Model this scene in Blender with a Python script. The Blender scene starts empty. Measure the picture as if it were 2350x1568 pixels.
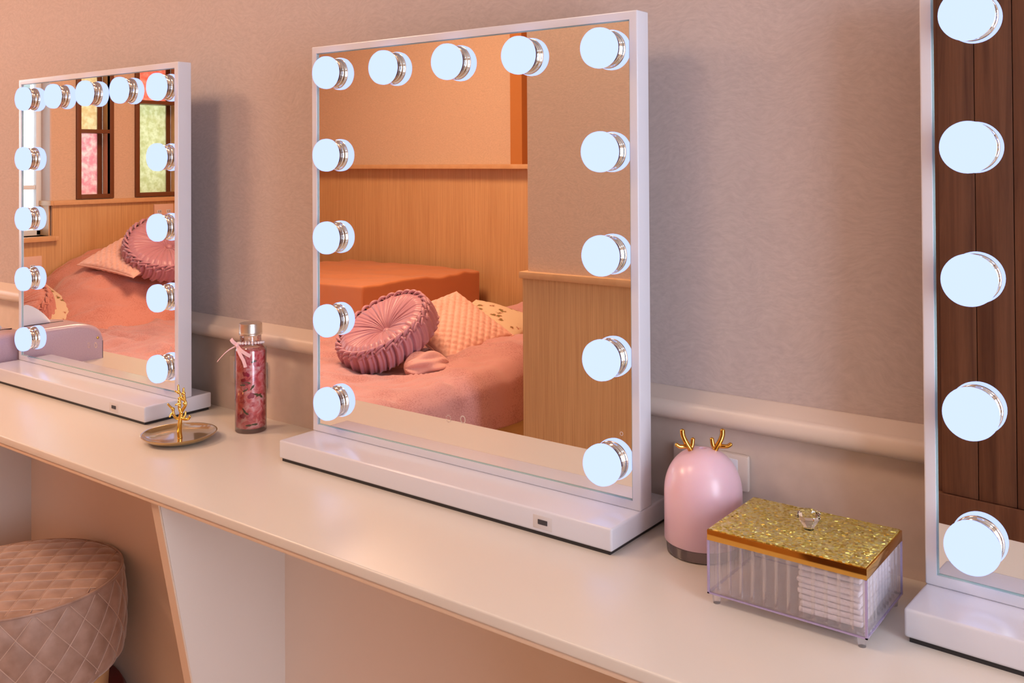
import bpy, bmesh, math, random
from mathutils import Vector, Matrix, noise
C = bpy.context.scene.collection
S = bpy.context.scene
PI = math.pi
CT = 0.72            # height of the counter top above the floor; all heights below are given from the counter top
random.seed(7)

# ---------------------------------------------------------------- camera
cam = bpy.data.cameras.new('camera'); camo = bpy.data.objects.new('camera', cam); C.objects.link(camo)
yaw, pit, rol = 0.65241, 0.011928, -0.0057404
f = 2187.77
cy, sy = math.cos(yaw), math.sin(yaw)
fw = Vector((-sy, cy, 0)); rt = Vector((cy, sy, 0)); up = Vector((0, 0, 1))
fw2 = fw*math.cos(pit) + up*math.sin(pit); up2 = up*math.cos(pit) - fw*math.sin(pit)
rt3 = rt*math.cos(rol) + up2*math.sin(rol); up3 = up2*math.cos(rol) - rt*math.sin(rol)
M = Matrix((( rt3.x, up3.x, -fw2.x, 1.03657), (rt3.y, up3.y, -fw2.y, -1.06579), (rt3.z, up3.z, -fw2.z, 0.44589+CT), (0, 0, 0, 1)))
camo.matrix_world = M
cam.sensor_fit = 'HORIZONTAL'; cam.sensor_width = 36; cam.lens = f*36/2350
cam.shift_x = (1175-1178.65)/2350; cam.shift_y = -(784-344.03)/2350
cam.clip_start = 0.02
S.camera = camo

# ---------------------------------------------------------------- world, exposure
S.view_settings.view_transform = 'Standard'; S.view_settings.look = 'None'
S.view_settings.gamma = 1; S.view_settings.use_curve_mapping = False
S.view_settings.exposure = 0.0
S.cycles.max_bounces = 10; S.cycles.glossy_bounces = 6; S.cycles.transparent_max_bounces = 16
S.cycles.sample_clamp_indirect = 6
W = bpy.data.worlds.new('daylight'); S.world = W; W.use_nodes = True
W.node_tree.nodes['Background'].inputs[0].default_value = (0.80, 0.90, 1.0, 1)
W.node_tree.nodes['Background'].inputs[1].default_value = 5.0

LAMP_WARM = (1.0, 0.60, 0.37); LAMP_COOL = (0.76, 0.84, 1.0); PANE_E = 11.0; FILL_SOFT = (1.0, 0.70, 0.48)
LAMP_A, LAMP_B, FILL_C = 44.0, 7.0, 25.0     # ceiling lamps: over the bed, at the right, and an added counter fill
BULB_COL, BULB_E = (0.43, 0.52, 1.0), 1.68

# ---------------------------------------------------------------- materials
def mat(name, col=(.8,.8,.8), rough=.5, metal=0, **k):
    m = bpy.data.materials.new(name); m.use_nodes = True
    b = m.node_tree.nodes['Principled BSDF']
    b.inputs['Base Color'].default_value = (*col, 1); b.inputs['Roughness'].default_value = rough
    b.inputs['Metallic'].default_value = metal
    for q, v in k.items(): b.inputs[q.replace('_', ' ')].default_value = v
    return m
def nt(m): return m.node_tree.nodes, m.node_tree.links, m.node_tree.nodes['Principled BSDF']
def coords(m, scale=(1,1,1), rot=(0,0,0)):
    N, L, b = nt(m)
    tc = N.new('ShaderNodeTexCoord'); mp = N.new('ShaderNodeMapping')
    mp.inputs['Scale'].default_value = scale; mp.inputs['Rotation'].default_value = rot
    L.new(tc.outputs['Object'], mp.inputs['Vector']); return mp.outputs['Vector']
def tex(m, kind, vec, **k):
    n = m.node_tree.nodes.new('ShaderNodeTex'+kind); m.node_tree.links.new(vec, n.inputs['Vector'])
    for q, v in k.items():
        if q in n.inputs: n.inputs[q].default_value = v
        else: setattr(n, q, v)
    return n
def ramp(m, fac, stops):
    r = m.node_tree.nodes.new('ShaderNodeValToRGB'); m.node_tree.links.new(fac, r.inputs[0])
    e = r.color_ramp.elements
    while len(e) < len(stops): e.new(.5)
    for i, (p, c) in enumerate(stops): e[i].position = p; e[i].color = (*c, 1)
    return r.outputs[0]
def bump(m, h, strength=.2, dist=.002):
    N, L, b = nt(m); n = N.new('ShaderNodeBump'); n.inputs['Strength'].default_value = strength
    n.inputs['Distance'].default_value = dist; L.new(h, n.inputs['Height']); L.new(n.outputs[0], b.inputs['Normal'])
def mulc(c, k): return tuple(x*k for x in c)
def noisy(name, c1, c2, scale=(40,40,40), rough=.6, bs=.15, bd=.001, detail=6, rot=(0,0,0), lo=.35, hi=.65, **k):
    m = mat(name, c1, rough, **k); v = coords(m, scale, rot); t = tex(m, 'Noise', v, Scale=1.0, Detail=detail)
    m.node_tree.links.new(ramp(m, t.outputs['Fac'], [(lo, c1), (hi, c2)]), nt(m)[2].inputs['Base Color'])
    if bs: bump(m, t.outputs['Fac'], bs, bd)
    return m
def wallpaper(name, c):
    m = mat(name, c, .75); N, L, b = nt(m)
    v = coords(m, (1,1,1)); w = tex(m, 'Noise', v, Scale=7.0, Detail=3.0)
    mix = N.new('ShaderNodeVectorMath'); mix.operation = 'MULTIPLY_ADD'
    L.new(w.outputs['Color'], mix.inputs[0]); mix.inputs[1].default_value = (.10,.10,.10); L.new(v, mix.inputs[2])
    mp = N.new('ShaderNodeMapping'); mp.inputs['Scale'].default_value = (30, 30, 75); mp.inputs['Rotation'].default_value = (.1,.75,0)
    L.new(mix.outputs[0], mp.inputs[0])
    t = tex(m, 'Noise', mp.outputs[0], Scale=3.2, Detail=9.0, Roughness=.62)
    L.new(ramp(m, t.outputs['Fac'], [(.30, mulc(c,.90)), (.70, tuple(min(1,x*1.09) for x in c))]), b.inputs['Base Color'])
    bump(m, t.outputs['Fac'], .15, .001); return m
def woodgrain(name, c1, c2, sc=(260,260,4), rough=.45, bs=.1):
    m = mat(name, c1, rough); v = coords(m, sc)
    t = tex(m, 'Noise', v, Scale=1.0, Detail=5.0, Roughness=.6)
    N, L, b = nt(m)
    v2 = coords(m, (9,9,1)); t2 = tex(m, 'Noise', v2, Scale=1.0, Detail=2.0)
    ad = N.new('ShaderNodeMath'); ad.operation = 'MULTIPLY_ADD'; L.new(t2.outputs['Fac'], ad.inputs[0]); ad.inputs[1].default_value = .35
    L.new(t.outputs['Fac'], ad.inputs[2])
    L.new(ramp(m, ad.outputs[0], [(.45, c1), (.9, c2)]), b.inputs['Base Color'])
    if bs: bump(m, t.outputs['Fac'], bs, .0006)
    return m
def thin_glass(name, tint, gloss=.12, rough=.03, fk=.8, milky=0):
    m = bpy.data.materials.new(name); m.use_nodes = True; N = m.node_tree.nodes; L = m.node_tree.links
    N.clear(); o = N.new('ShaderNodeOutputMaterial'); t = N.new('ShaderNodeBsdfTransparent'); t.inputs[0].default_value = (*tint, 1)
    g = N.new('ShaderNodeBsdfGlossy'); g.inputs['Roughness'].default_value = rough
    lw = N.new('ShaderNodeLayerWeight'); lw.inputs[0].default_value = .35
    ma = N.new('ShaderNodeMath'); ma.operation = 'MULTIPLY_ADD'; ma.inputs[1].default_value = fk; ma.inputs[2].default_value = gloss
    L.new(lw.outputs['Fresnel'], ma.inputs[0])
    x = N.new('ShaderNodeMixShader'); L.new(ma.outputs[0], x.inputs[0]); L.new(t.outputs[0], x.inputs[1]); L.new(g.outputs[0], x.inputs[2])
    if milky:
        d = N.new('ShaderNodeBsdfDiffuse'); d.inputs[0].default_value = (.9,.86,.9,1); y = N.new('ShaderNodeMixShader'); y.inputs[0].default_value = milky
        L.new(x.outputs[0], y.inputs[1]); L.new(d.outputs[0], y.inputs[2]); x = y
    L.new(x.outputs[0], o.inputs[0]); return m
def emit(name, c, s):
    m = bpy.data.materials.new(name); m.use_nodes = True; N = m.node_tree.nodes; L = m.node_tree.links
    N.clear(); o = N.new('ShaderNodeOutputMaterial'); e = N.new('ShaderNodeEmission')
    e.inputs[0].default_value = (*c, 1); e.inputs[1].default_value = s; L.new(e.outputs[0], o.inputs[0]); return m
def stained(name, c1, c2):
    m = bpy.data.materials.new(name); m.use_nodes = True; N = m.node_tree.nodes; L = m.node_tree.links
    N.clear(); o = N.new('ShaderNodeOutputMaterial'); t = N.new('ShaderNodeBsdfTranslucent'); d = N.new('ShaderNodeBsdfDiffuse')
    tc = N.new('ShaderNodeTexCoord'); n = N.new('ShaderNodeTexNoise'); n.inputs['Scale'].default_value = 45; n.inputs['Detail'].default_value = 6
    L.new(tc.outputs['Object'], n.inputs['Vector'])
    r = N.new('ShaderNodeValToRGB'); L.new(n.outputs['Fac'], r.inputs[0])
    r.color_ramp.elements[0].position = .38; r.color_ramp.elements[0].color = (*c1, 1)
    r.color_ramp.elements[1].position = .62; r.color_ramp.elements[1].color = (*c2, 1)
    L.new(r.outputs[0], t.inputs[0]); L.new(r.outputs[0], d.inputs[0])
    x = N.new('ShaderNodeMixShader'); x.inputs[0].default_value = .25; L.new(t.outputs[0], x.inputs[1]); L.new(d.outputs[0], x.inputs[2])
    L.new(x.outputs[0], o.inputs[0]); return m

MT = {}
MT['paper'] = wallpaper('wallpaper', (.50, .42, .405))
MT['paper2'] = wallpaper('wallpaper_room', (.68, .50, .36))
MT['cream'] = noisy('cream_paint', (.60,.50,.44), (.64,.535,.475), rough=.5, bs=0)
MT['counter'] = mat('counter_laminate', (.70,.655,.59), .30, Coat_Weight=.15, Coat_Roughness=.3)
MT['edge'] = mat('counter_edge', (.72,.54,.40), .4)
MT['panel'] = mat('panel_laminate', (.70,.61,.54), .45)
MT['railm'] = mat('rail_paint', (.66,.56,.50), .35)
MT['white'] = mat('white_lacquer', (.66,.67,.74), .22, Coat_Weight=.3, Coat_Roughness=.15)
MT['mirror'] = mat('mirror_glass', (.93,.93,.92), .0, 1.0)
MT['glassedge'] = mat('glass_edge', (.35,.50,.50), .1)
MT['chrome'] = mat('chrome', (.75,.76,.76), .06, 1.0)
MT['black'] = mat('black_rubber', (.02,.018,.02), .5)
MT['dark'] = mat('dark_socket', (.03,.03,.04), .4)
MT['bulb'] = emit('bulb_glow', BULB_COL, BULB_E)
MT['etch'] = mat('etched_mark', (.62,.50,.45), .5)
MT['oak'] = woodgrain('oak_veneer', (.54,.31,.135), (.72,.46,.22))
MT['oaktrim'] = woodgrain('oak_trim', (.62,.36,.17), (.70,.43,.22), (20,20,20), .4, 0)
MT['birch'] = woodgrain('pale_wood', (.80,.62,.34), (.86,.69,.40), (60,6,200), .5)
MT['shadedreturn'] = mat('shaded_return_strip', (.50,.19,.04), .7)  # shade on the nook's side return, put into the colour
MT['brownframe'] = mat('brown_frame', (.16,.055,.02), .4)
MT['floor'] = woodgrain('floor_wood', (.50,.34,.22), (.60,.43,.29), (6,60,60))
MT['ceil'] = mat('ceiling_paper', (.75,.66,.58), .8)
MT['sash'] = mat('window_sash', (.80,.84,.86), .4)
MT['outdoor'] = noisy('outdoor_render', (.80,.84,.86), (.90,.92,.94), (3,3,3), rough=.8, bs=0)
MT['outdark'] = mat('outdoor_panels', (.16,.20,.19), .6)

# ---------------------------------------------------------------- mesh helpers
def box(bm, x0,x1,y0,y1,z0,z1, bev=0, seg=2):
    r = bmesh.ops.create_cube(bm, size=1)
    vs = r['verts']
    for v in vs:
        v.co = Vector(((x0+x1)/2+v.co.x*(x1-x0), (y0+y1)/2+v.co.y*(y1-y0), (z0+z1)/2+v.co.z*(z1-z0)))
    if bev:
        es = list({e for v in vs for e in v.link_edges})
        bmesh.ops.bevel(bm, geom=es, offset=bev, segments=seg, profile=.6, affect='EDGES')
def lathe(bm, prof, seg=64, c=(0,0,0), axis='z'):
    rings = []
    for (r, h) in prof:
        ring = []
        if r < 1e-6:
            p = Vector((0,0,h)); ring = [p]
        else:
            ring = [Vector((r*math.cos(2*PI*i/seg), r*math.sin(2*PI*i/seg), h)) for i in range(seg)]
        out = []
        for p in ring:
            if axis == 'y': p = Vector((p.x, -p.z, p.y))     # grows towards -y
            out.append(bm.verts.new(p+Vector(c)))
        rings.append(out)
    for a, b in zip(rings, rings[1:]):
        n = max(len(a), len(b))
        if len(a) == 1 and len(b) == 1: continue
        for i in range(n):
            j = (i+1) % n
            if len(a) == 1: bm.faces.new((a[0], b[j], b[i]))
            elif len(b) == 1: bm.faces.new((a[i], a[j], b[0]))
            else: bm.faces.new((a[i], a[j], b[j], b[i]))
def tube(bm, pts, rad, seg=12):
    pts = [Vector(p) for p in pts]; n = len(pts)
    rad = rad if hasattr(rad, '__len__') else [rad]*n
    rings = []; prev = None
    for i, p in enumerate(pts):
        t = (pts[min(i+1,n-1)]-pts[max(i-1,0)]).normalized()
        if prev is None: a = t.orthogonal().normalized()
        else: a = (prev - t*prev.dot(t)).normalized()
        prev = a; b = t.cross(a)
        rings.append([bm.verts.new(p+(a*math.cos(2*PI*k/seg)+b*math.sin(2*PI*k/seg))*rad[i]) for k in range(seg)])
    for a, b in zip(rings, rings[1:]):
        for k in range(seg): bm.faces.new((a[k], a[(k+1)%seg], b[(k+1)%seg], b[k]))
    for ring, p, s in ((rings[0], pts[0]-(pts[1]-pts[0]).normalized()*rad[0]*.6, 0), (rings[-1], pts[-1]+(pts[-1]-pts[-2]).normalized()*rad[-1]*.6, 1)):
        v = bm.verts.new(p)
        for k in range(seg):
            bm.faces.new((ring[k], ring[(k+1)%seg], v) if s else (ring[(k+1)%seg], ring[k], v))
def spline(pts, n=8):
    P = [Vector(p) for p in pts]; out = []
    for i in range(len(P)-1):
        p0, p1, p2, p3 = P[max(i-1,0)], P[i], P[i+1], P[min(i+2,len(P)-1)]
        for k in range(n):
            t = k/n
            out.append(.5*((2*p1)+(p2-p0)*t+(2*p0-5*p1+4*p2-p3)*t*t+(3*p1-p0-3*p2+p3)*t**3))
    out.append(P[-1]); return out
def grid(bm, fn, nu, nv, closeu=False):
    V = [[bm.verts.new(fn(i/nu, j/nv)) for j in range(nv+1)] for i in range(nu if closeu else nu+1)]
    for i in range(nu):
        i2 = (i+1) % nu if closeu else i+1
        for j in range(nv): bm.faces.new((V[i][j], V[i2][j], V[i2][j+1], V[i][j+1]))
    return V
def prism(bm, poly, axis, a, b):
    """extrude a polygon given in the two other axes from a to b along axis"""
    def mk(p, t):
        return {'x': (t, p[0], p[1]), 'y': (p[0], t, p[1]), 'z': (p[0], p[1], t)}[axis]
    A = [bm.verts.new(mk(p, a)) for p in poly]; B = [bm.verts.new(mk(p, b)) for p in poly]
    bm.faces.new(A); bm.faces.new(B[::-1])
    n = len(poly)
    for i in range(n): bm.faces.new((A[i], B[i], B[(i+1)%n], A[(i+1)%n]))
def obj(name, bm, m, parent=None, smooth=True, angle=40):
    bmesh.ops.remove_doubles(bm, verts=bm.verts, dist=1e-6)
    bmesh.ops.recalc_face_normals(bm, faces=bm.faces)
    me = bpy.data.meshes.new(name); bm.to_mesh(me); bm.free()
    for mm in (m if isinstance(m, (list, tuple)) else [m]): me.materials.append(mm)
    o = bpy.data.objects.new(name, me); C.objects.link(o)
    if smooth:
        me.shade_smooth(); me.set_sharp_from_angle(angle=math.radians(angle))
    if parent: o.parent = parent
    return o
def thing(name, label, cat, loc, rotz=0, group=None):
    o = bpy.data.objects.new(name, None); o.empty_display_size = .05; C.objects.link(o)
    o.location = (loc[0], loc[1], loc[2]+CT); o.rotation_euler = (0,0,rotz)
    o['label'] = label; o['category'] = cat
    if group: o['group'] = group
    return o
def tag(o, label, cat, group=None):
    o['label'] = label; o['category'] = cat
    if group: o['group'] = group
    return o
def struct(name, bm, m, smooth=False, parent=None):
    o = obj(name, bm, m, parent, smooth); 
    if not parent: o.location = (0,0,CT); o['kind'] = 'structure'
    return o
def BM(): return bmesh.new()
def bobj(name, m, parent, *a, **k):
    bm = BM(); box(bm, *a, **k); return obj(name, bm, m, parent)

# ================================================================ the room
XL, XR, YB, YP, ZF, ZC = -3.41, 2.30, -2.68, -1.415, -CT, 1.70
def sbox(name, m, *a):
    bm = BM(); box(bm, *a); return struct(name, bm, m)
sbox('floor', MT['floor'], XL-.2, XR+.1, YB-.1, .1, ZF-.05, ZF)
sbox('ceiling', MT['ceil'], XL-.2, XR+.1, YB-.1, .1, ZC, ZC+.05)
sbox('wall_front', MT['paper'], XL-.2, XR+.1, 0, .1, ZF, ZC)
wr_ = (-1.32, -.55, -.40, 1.20)
bm = BM(); box(bm, XR, XR+.1, YB-.1, wr_[0], ZF, ZC); box(bm, XR, XR+.1, wr_[1], .1, ZF, ZC); box(bm, XR, XR+.1, wr_[0], wr_[1], ZF, wr_[2]); box(bm, XR, XR+.1, wr_[0], wr_[1], wr_[3], ZC)
struct('wall_right', bm, MT['paper2'])
bm = BM()
for a in ((wr_[0], wr_[0]+.03, wr_[2], wr_[3]), (wr_[1]-.03, wr_[1], wr_[2], wr_[3]), (wr_[0], wr_[1], wr_[2], wr_[2]+.03), (wr_[0], wr_[1], wr_[3]-.03, wr_[3]), (wr_[0], wr_[1], .38, .41)): box(bm, XR+.02, XR+.06, *a, .003)
w4 = struct('window_4', bm, MT['white'], True)
bm = BM(); box(bm, XR+.036, XR+.040, wr_[0]+.02, wr_[1]-.02, wr_[2]+.02, wr_[3]-.02); struct('fill_pane', bm, emit('fill_pane_glow', LAMP_COOL, PANE_E), False, w4)  # added unseen window; its glowing pane is low cool fill from the right
sbox('wall_back', MT['paper2'], XL-.2, XR, YB-.1, YB, ZF, ZC)
sbox('wall_partition', MT['paper2'], -.69, XR, YB, YP, ZF, ZC)
# left wall with one large window opening and two narrow stained-glass openings
WIN = [(-1.380, -.25, .108, 1.15)]
SG = [(-1.69, -1.50, .275, .98), (-2.075, -1.885+.077, .275, .98)]
bm = BM()
ys = [YB, SG[1][0], SG[1][1], SG[0][0], SG[0][1], WIN[0][0], WIN[0][1], .1]
op = {1: SG[1], 3: SG[0], 5: WIN[0]}
for i in range(7):
    if i in op:
        box(bm, XL-.20, XL, ys[i], ys[i+1], ZF, op[i][2]); box(bm, XL-.20, XL, ys[i], ys[i+1], op[i][3], ZC)
    else: box(bm, XL-.20, XL, ys[i], ys[i+1], ZF, ZC)
struct('wall_left', bm, MT['paper2'])
# wainscots and trims
bm = BM(); box(bm, XL, XL+.012, YB, WIN[0][0], ZF, .25); box(bm, XL, XL+.012, WIN[0][0], 0, ZF, .085); struct('wainscot_left', bm, MT['oak']).name = 'trim_1'
bm = BM(); box(bm, XL+.0, XL+.03, YB, WIN[0][0]+.002, .25, .272, .003); box(bm, XL-.078, XL+.03, WIN[0][0]+.002, WIN[0][0]+.018, .25, .272, .002); box(bm, XL-.078, XL+.001, WIN[0][0]+.002, WIN[0][0]+.012, .109, .25); struct('t', bm, MT['oaktrim'], True).name = 'trim_2'
bm = BM(); box(bm, XL-.078, XL+.04, WIN[0][0], 0, .085, .108, .003); box(bm, XL+.0125, XL+.04, WIN[0][0]-.02, WIN[0][0], .085, .108, .003); struct('t', bm, MT['oaktrim'], True).name = 'trim_3'
bm = BM(); box(bm, XL+.013, -.69, YB, YB+.012, ZF, .41); struct('t', bm, MT['oak']).name = 'trim_4'
bm = BM(); box(bm, XL+.03, -.69, YB, YB+.07, .41, .432, .003); struct('t', bm, MT['oaktrim'], True).name = 'trim_5'
bm = BM(); box(bm, -1.69, -1.622, YB, YB+.05, .432, ZC); struct('t', bm, MT['shadedreturn']).name = 'shade_strip'  # side return of the nook, its shade painted as an orange strip
bm = BM(); box(bm, -.69, .34, YP, YP+.012, ZF, .092); box(bm, -.702, -.69, YB+.08, YP+.012, ZF, .092); struct('t', bm, MT['oak']).name = 'trim_7'
bm = BM(); box(bm, -.708, .34, YP-.02, YP+.024, .092, .112, .002); struct('t', bm, MT['oaktrim'], True).name = 'trim_8'
# dark plank door in the partition
def plankmat():
    m = mat('dark_planks', (.15,.06,.03), .50); N, L, b = nt(m)
    v = coords(m, (40,40,1.6)); t = tex(m, 'Noise', v, Scale=1.0, Detail=7.0, Roughness=.65, Distortion=.6)
    L.new(ramp(m, t.outputs['Fac'], [(.3, (.070,.022,.010)), (.55, (.15,.060,.028)), (.72, (.20,.085,.042))]), b.inputs['Base Color'])
    bump(m, t.outputs['Fac'], .2, .001); return m
MT['plank'] = plankmat()
d1 = struct('door_1', (lambda b: (box(b, .345, 1.29, YP, YP+.006, ZF, 1.32), b)[1])(BM()), MT['plank'])
x = .5377-.0789*2
for k in range(11):
    bm = BM(); box(bm, x+.0008, x+.0789-.0008, YP+.006, YP+.020, -.318, 1.30, .0015)
    p = struct('door_plank', bm, MT['plank'], True, d1); x += .0789
bm = BM(); box(bm, .36, 1.275, YP+.006, YP+.028, -.46, -.319, .002); struct('door_rail', bm, MT['plank'], True, d1)
bm = BM(); box(bm, .36, 1.275, YP+.006, YP+.020, ZF+.01, -.462, .002); struct('door_panel', bm, MT['plank'], True, d1)

# windows
def stained_window(idx, s, zt, cols):
    y0, y1, z0, z1 = s
    bm = BM(); w = .022
    box(bm, XL-.01, XL+.014, y0, y0+w, z0, z1, .002); box(bm, XL-.01, XL+.014, y1-w, y1, z0, z1, .002)
    box(bm, XL-.01, XL+.014, y0+w, y1-w, z0, z0+w, .002); box(bm, XL-.01, XL+.014, y0+w, y1-w, z1-w, z1, .002)
    zz = [z0+w] + zt + [z1-w]
    for z in zt: box(bm, XL-.09, XL+.012, y0+w, y1-w, z-.009, z+.009, .001)
    # inner sash, set back in the reveal
    box(bm, XL-.10, XL-.085, y0+w*.3, y0+w+.008, z0+w*.5, z1-w*.5); box(bm, XL-.10, XL-.085, y1-w-.004, y1-w*.3, z0+w*.5, z1-w*.5)
    win = struct('window_%d' % idx, bm, MT['brownframe'], True)
    bm = BM(); box(bm, XL-.085, XL-.01, y0, y0+.004, z0, z1); box(bm, XL-.085, XL-.01, y1-.004, y1, z0, z1); box(bm, XL-.085, XL-.01, y0, y1, z0, z0+.006)
    struct('window_reveal', bm, MT['oaktrim'], False, win)
    for k, (a, b) in enumerate(zip(zz, zz[1:])):
        bm = BM(); box(bm, XL-.096, XL-.092, y0+.01, y1-.01, a-.005, b+.005)
        struct('window_pane', bm, cols[k], False, win)
    return win
pk = stained('pink_glass', (.80,.42,.44), (.88,.70,.64)); yl = stained('yellow_glass', (.72,.58,.36), (.82,.74,.54)); gr = stained('green_glass', (.60,.60,.38), (.74,.74,.56)); rd = stained('red_glass', (.80,.28,.20), (.88,.46,.36))
stained_window(2, SG[0], [.604], [pk, yl]); stained_window(3, SG[1], [.760], [gr, rd])
# large clear window
y0, y1, z0, z1 = WIN[0]
bm = BM()
X0, X1 = XL-.125, XL-.08
box(bm, X0, X1, y0, y0+.03, z0, z1, .003); box(bm, X0, X1, y1-.03, y1, z0, z1, .003); box(bm, X0, X1, y0, y1, z0, z0+.025, .003); box(bm, X0, X1, y0, y1, z1-.03, z1, .003)
box(bm, X0, X1, (y0+y1)/2-.02, (y0+y1)/2+.02, z0, z1, .003); box(bm, X0+.005, X1-.01, y0, y1, .325, .345, .002)
w1 = struct('window_1', bm, MT['sash'], True)
bm = BM(); box(bm, X0+.018, X0+.022, y0+.02, y1-.02, z0+.02, z1-.02); struct('window_glass', bm, thin_glass('clear_glass', (.97,.99,.99), .03), False, w1)
# reveal lining of the window
bm = BM(); box(bm, XL-.08, XL+.001, y0-.001, y0+.006, z0, z1); struct('window_reveal', bm, mat('reveal_paper', (.66,.55,.50), .7), False, w1)
# neighbouring house seen through it
bm = BM(); box(bm, -6.2, -6.0, -6.5, 3.5, -2.5, .75); box(bm, -6.2, -6.0, -6.5, -1.9, .75, 3.2)
nh = obj('neighbour_house', bm, MT['outdoor'], None, False); nh.location = (0,0,CT)
tag(nh, 'pale rendered house wall outside the clear window, seen in the leftmost mirror', 'building')
for k in range(5):
    bm = BM(); box(bm, -6.0, -5.97, -3.9+.42*k, -3.9+.42*k+.3, .95, 2.6, .005)
    obj('shutter', bm, MT['outdark'], nh)

# ---------------------------------------------------------------- built-in counter
def counter():
    bm = BM(); box(bm, -2.05, XR-.001, -.3306, -.0008, -.013, 0, .0025, 3)
    t = thing('counter', 'long cream dressing counter running under the three lighted mirrors', 'counter', (0,0,0))
    obj('worktop', bm, MT['counter'], t)
    bm = BM(); box(bm, -2.045, XR-.001, -.3290, -.310, -.0185, -.0125, .0015); obj('edge_strip', bm, MT['edge'], t)
    bm = BM(); box(bm, -2.05, XR-.001, -.107, -.0008, ZF+.001, -.013); obj('back_panel', bm, mat('back_laminate', (.84,.70,.60), .45), t)
    for xr in (-.948, -.145, .658, 1.46, -1.75):
        bm = BM()
        prism(bm, [(-.107, -.013), (-.322, -.013), (-.186, ZF+.001), (-.107, ZF+.001)], 'x', xr-.0176, xr)
        o = obj('support_panel', bm, MT['panel'], t)
        bm = BM()
        prism(bm, [(-.3215, -.0185), (-.3240, -.0185), (-.188, ZF+.001), (-.1855, ZF+.001)], 'x', xr-.0178, xr+.0002)
        obj('support_edge', bm, MT['edge'], o)
    return t
counter()
# chair rail on the mirror wall: sloped top and rounded nose
bm = BM()
prof = [(0,.1650), (-.004,.1645), (-.016,.1535)] + [(-.016-.009*math.sin(a*PI/180), .1415+.012*math.cos(a*PI/180)) for a in range(15, 180, 12)] + [(-.012,.127), (0,.126)]
prism(bm, prof, 'x', XL, XR); struct('trim_9', bm, MT['railm'], True)
bm = BM(); box(bm, XL, XR, -.003, 0, -.004, .1262); struct('t', bm, MT['cream']).name = 'trim_10'
# ---------------------------------------------------------------- wall sockets
def socket(cx, cz, w, h, label, wall='front', group=None):
    t = thing('wall_socket', label, 'socket', (cx, 0, cz) if wall == 'front' else (XL+.012, cx, cz), 0 if wall == 'front' else PI/2, group)
    pm = MT['railm'] if wall == 'front' else mat('socket_plate', (.75,.52,.42), .4)
    bm = BM(); box(bm, -w/2, w/2, -.011, -.0032 if wall == 'front' else 0, -h/2, h/2, .003); obj('plate', bm, pm, t)
    for k in (-1, 1) if w > .09 else (0,):
        bm = BM(); cx2 = k*w*.24
        box(bm, cx2-.013, cx2+.013, -.012, -.008, -.016, .016, .002); ins = obj('insert', bm, MT['white'], t)
        bm = BM()
        for s in (-1, 1): box(bm, cx2+s*.0055-.001, cx2+s*.0055+.001, -.0128, -.0118, .002, .012)
        obj('slots', bm, MT['dark'], ins)
    return t
socket(.524, .077, .098, .042, 'cream wall socket under the rail, half hidden by the pink diffuser')
socket(-.367, .075, .098, .048, 'cream wall socket under the rail, peeking out behind the pink bottle')
socket(-1.283, -.035, .086, .11, 'pale socket plate on the wood panel below the bright window', 'left')
socket(-1.96, .190, .11, .09, 'pale socket plate on the wood panel under the green stained glass', 'left')

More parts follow.
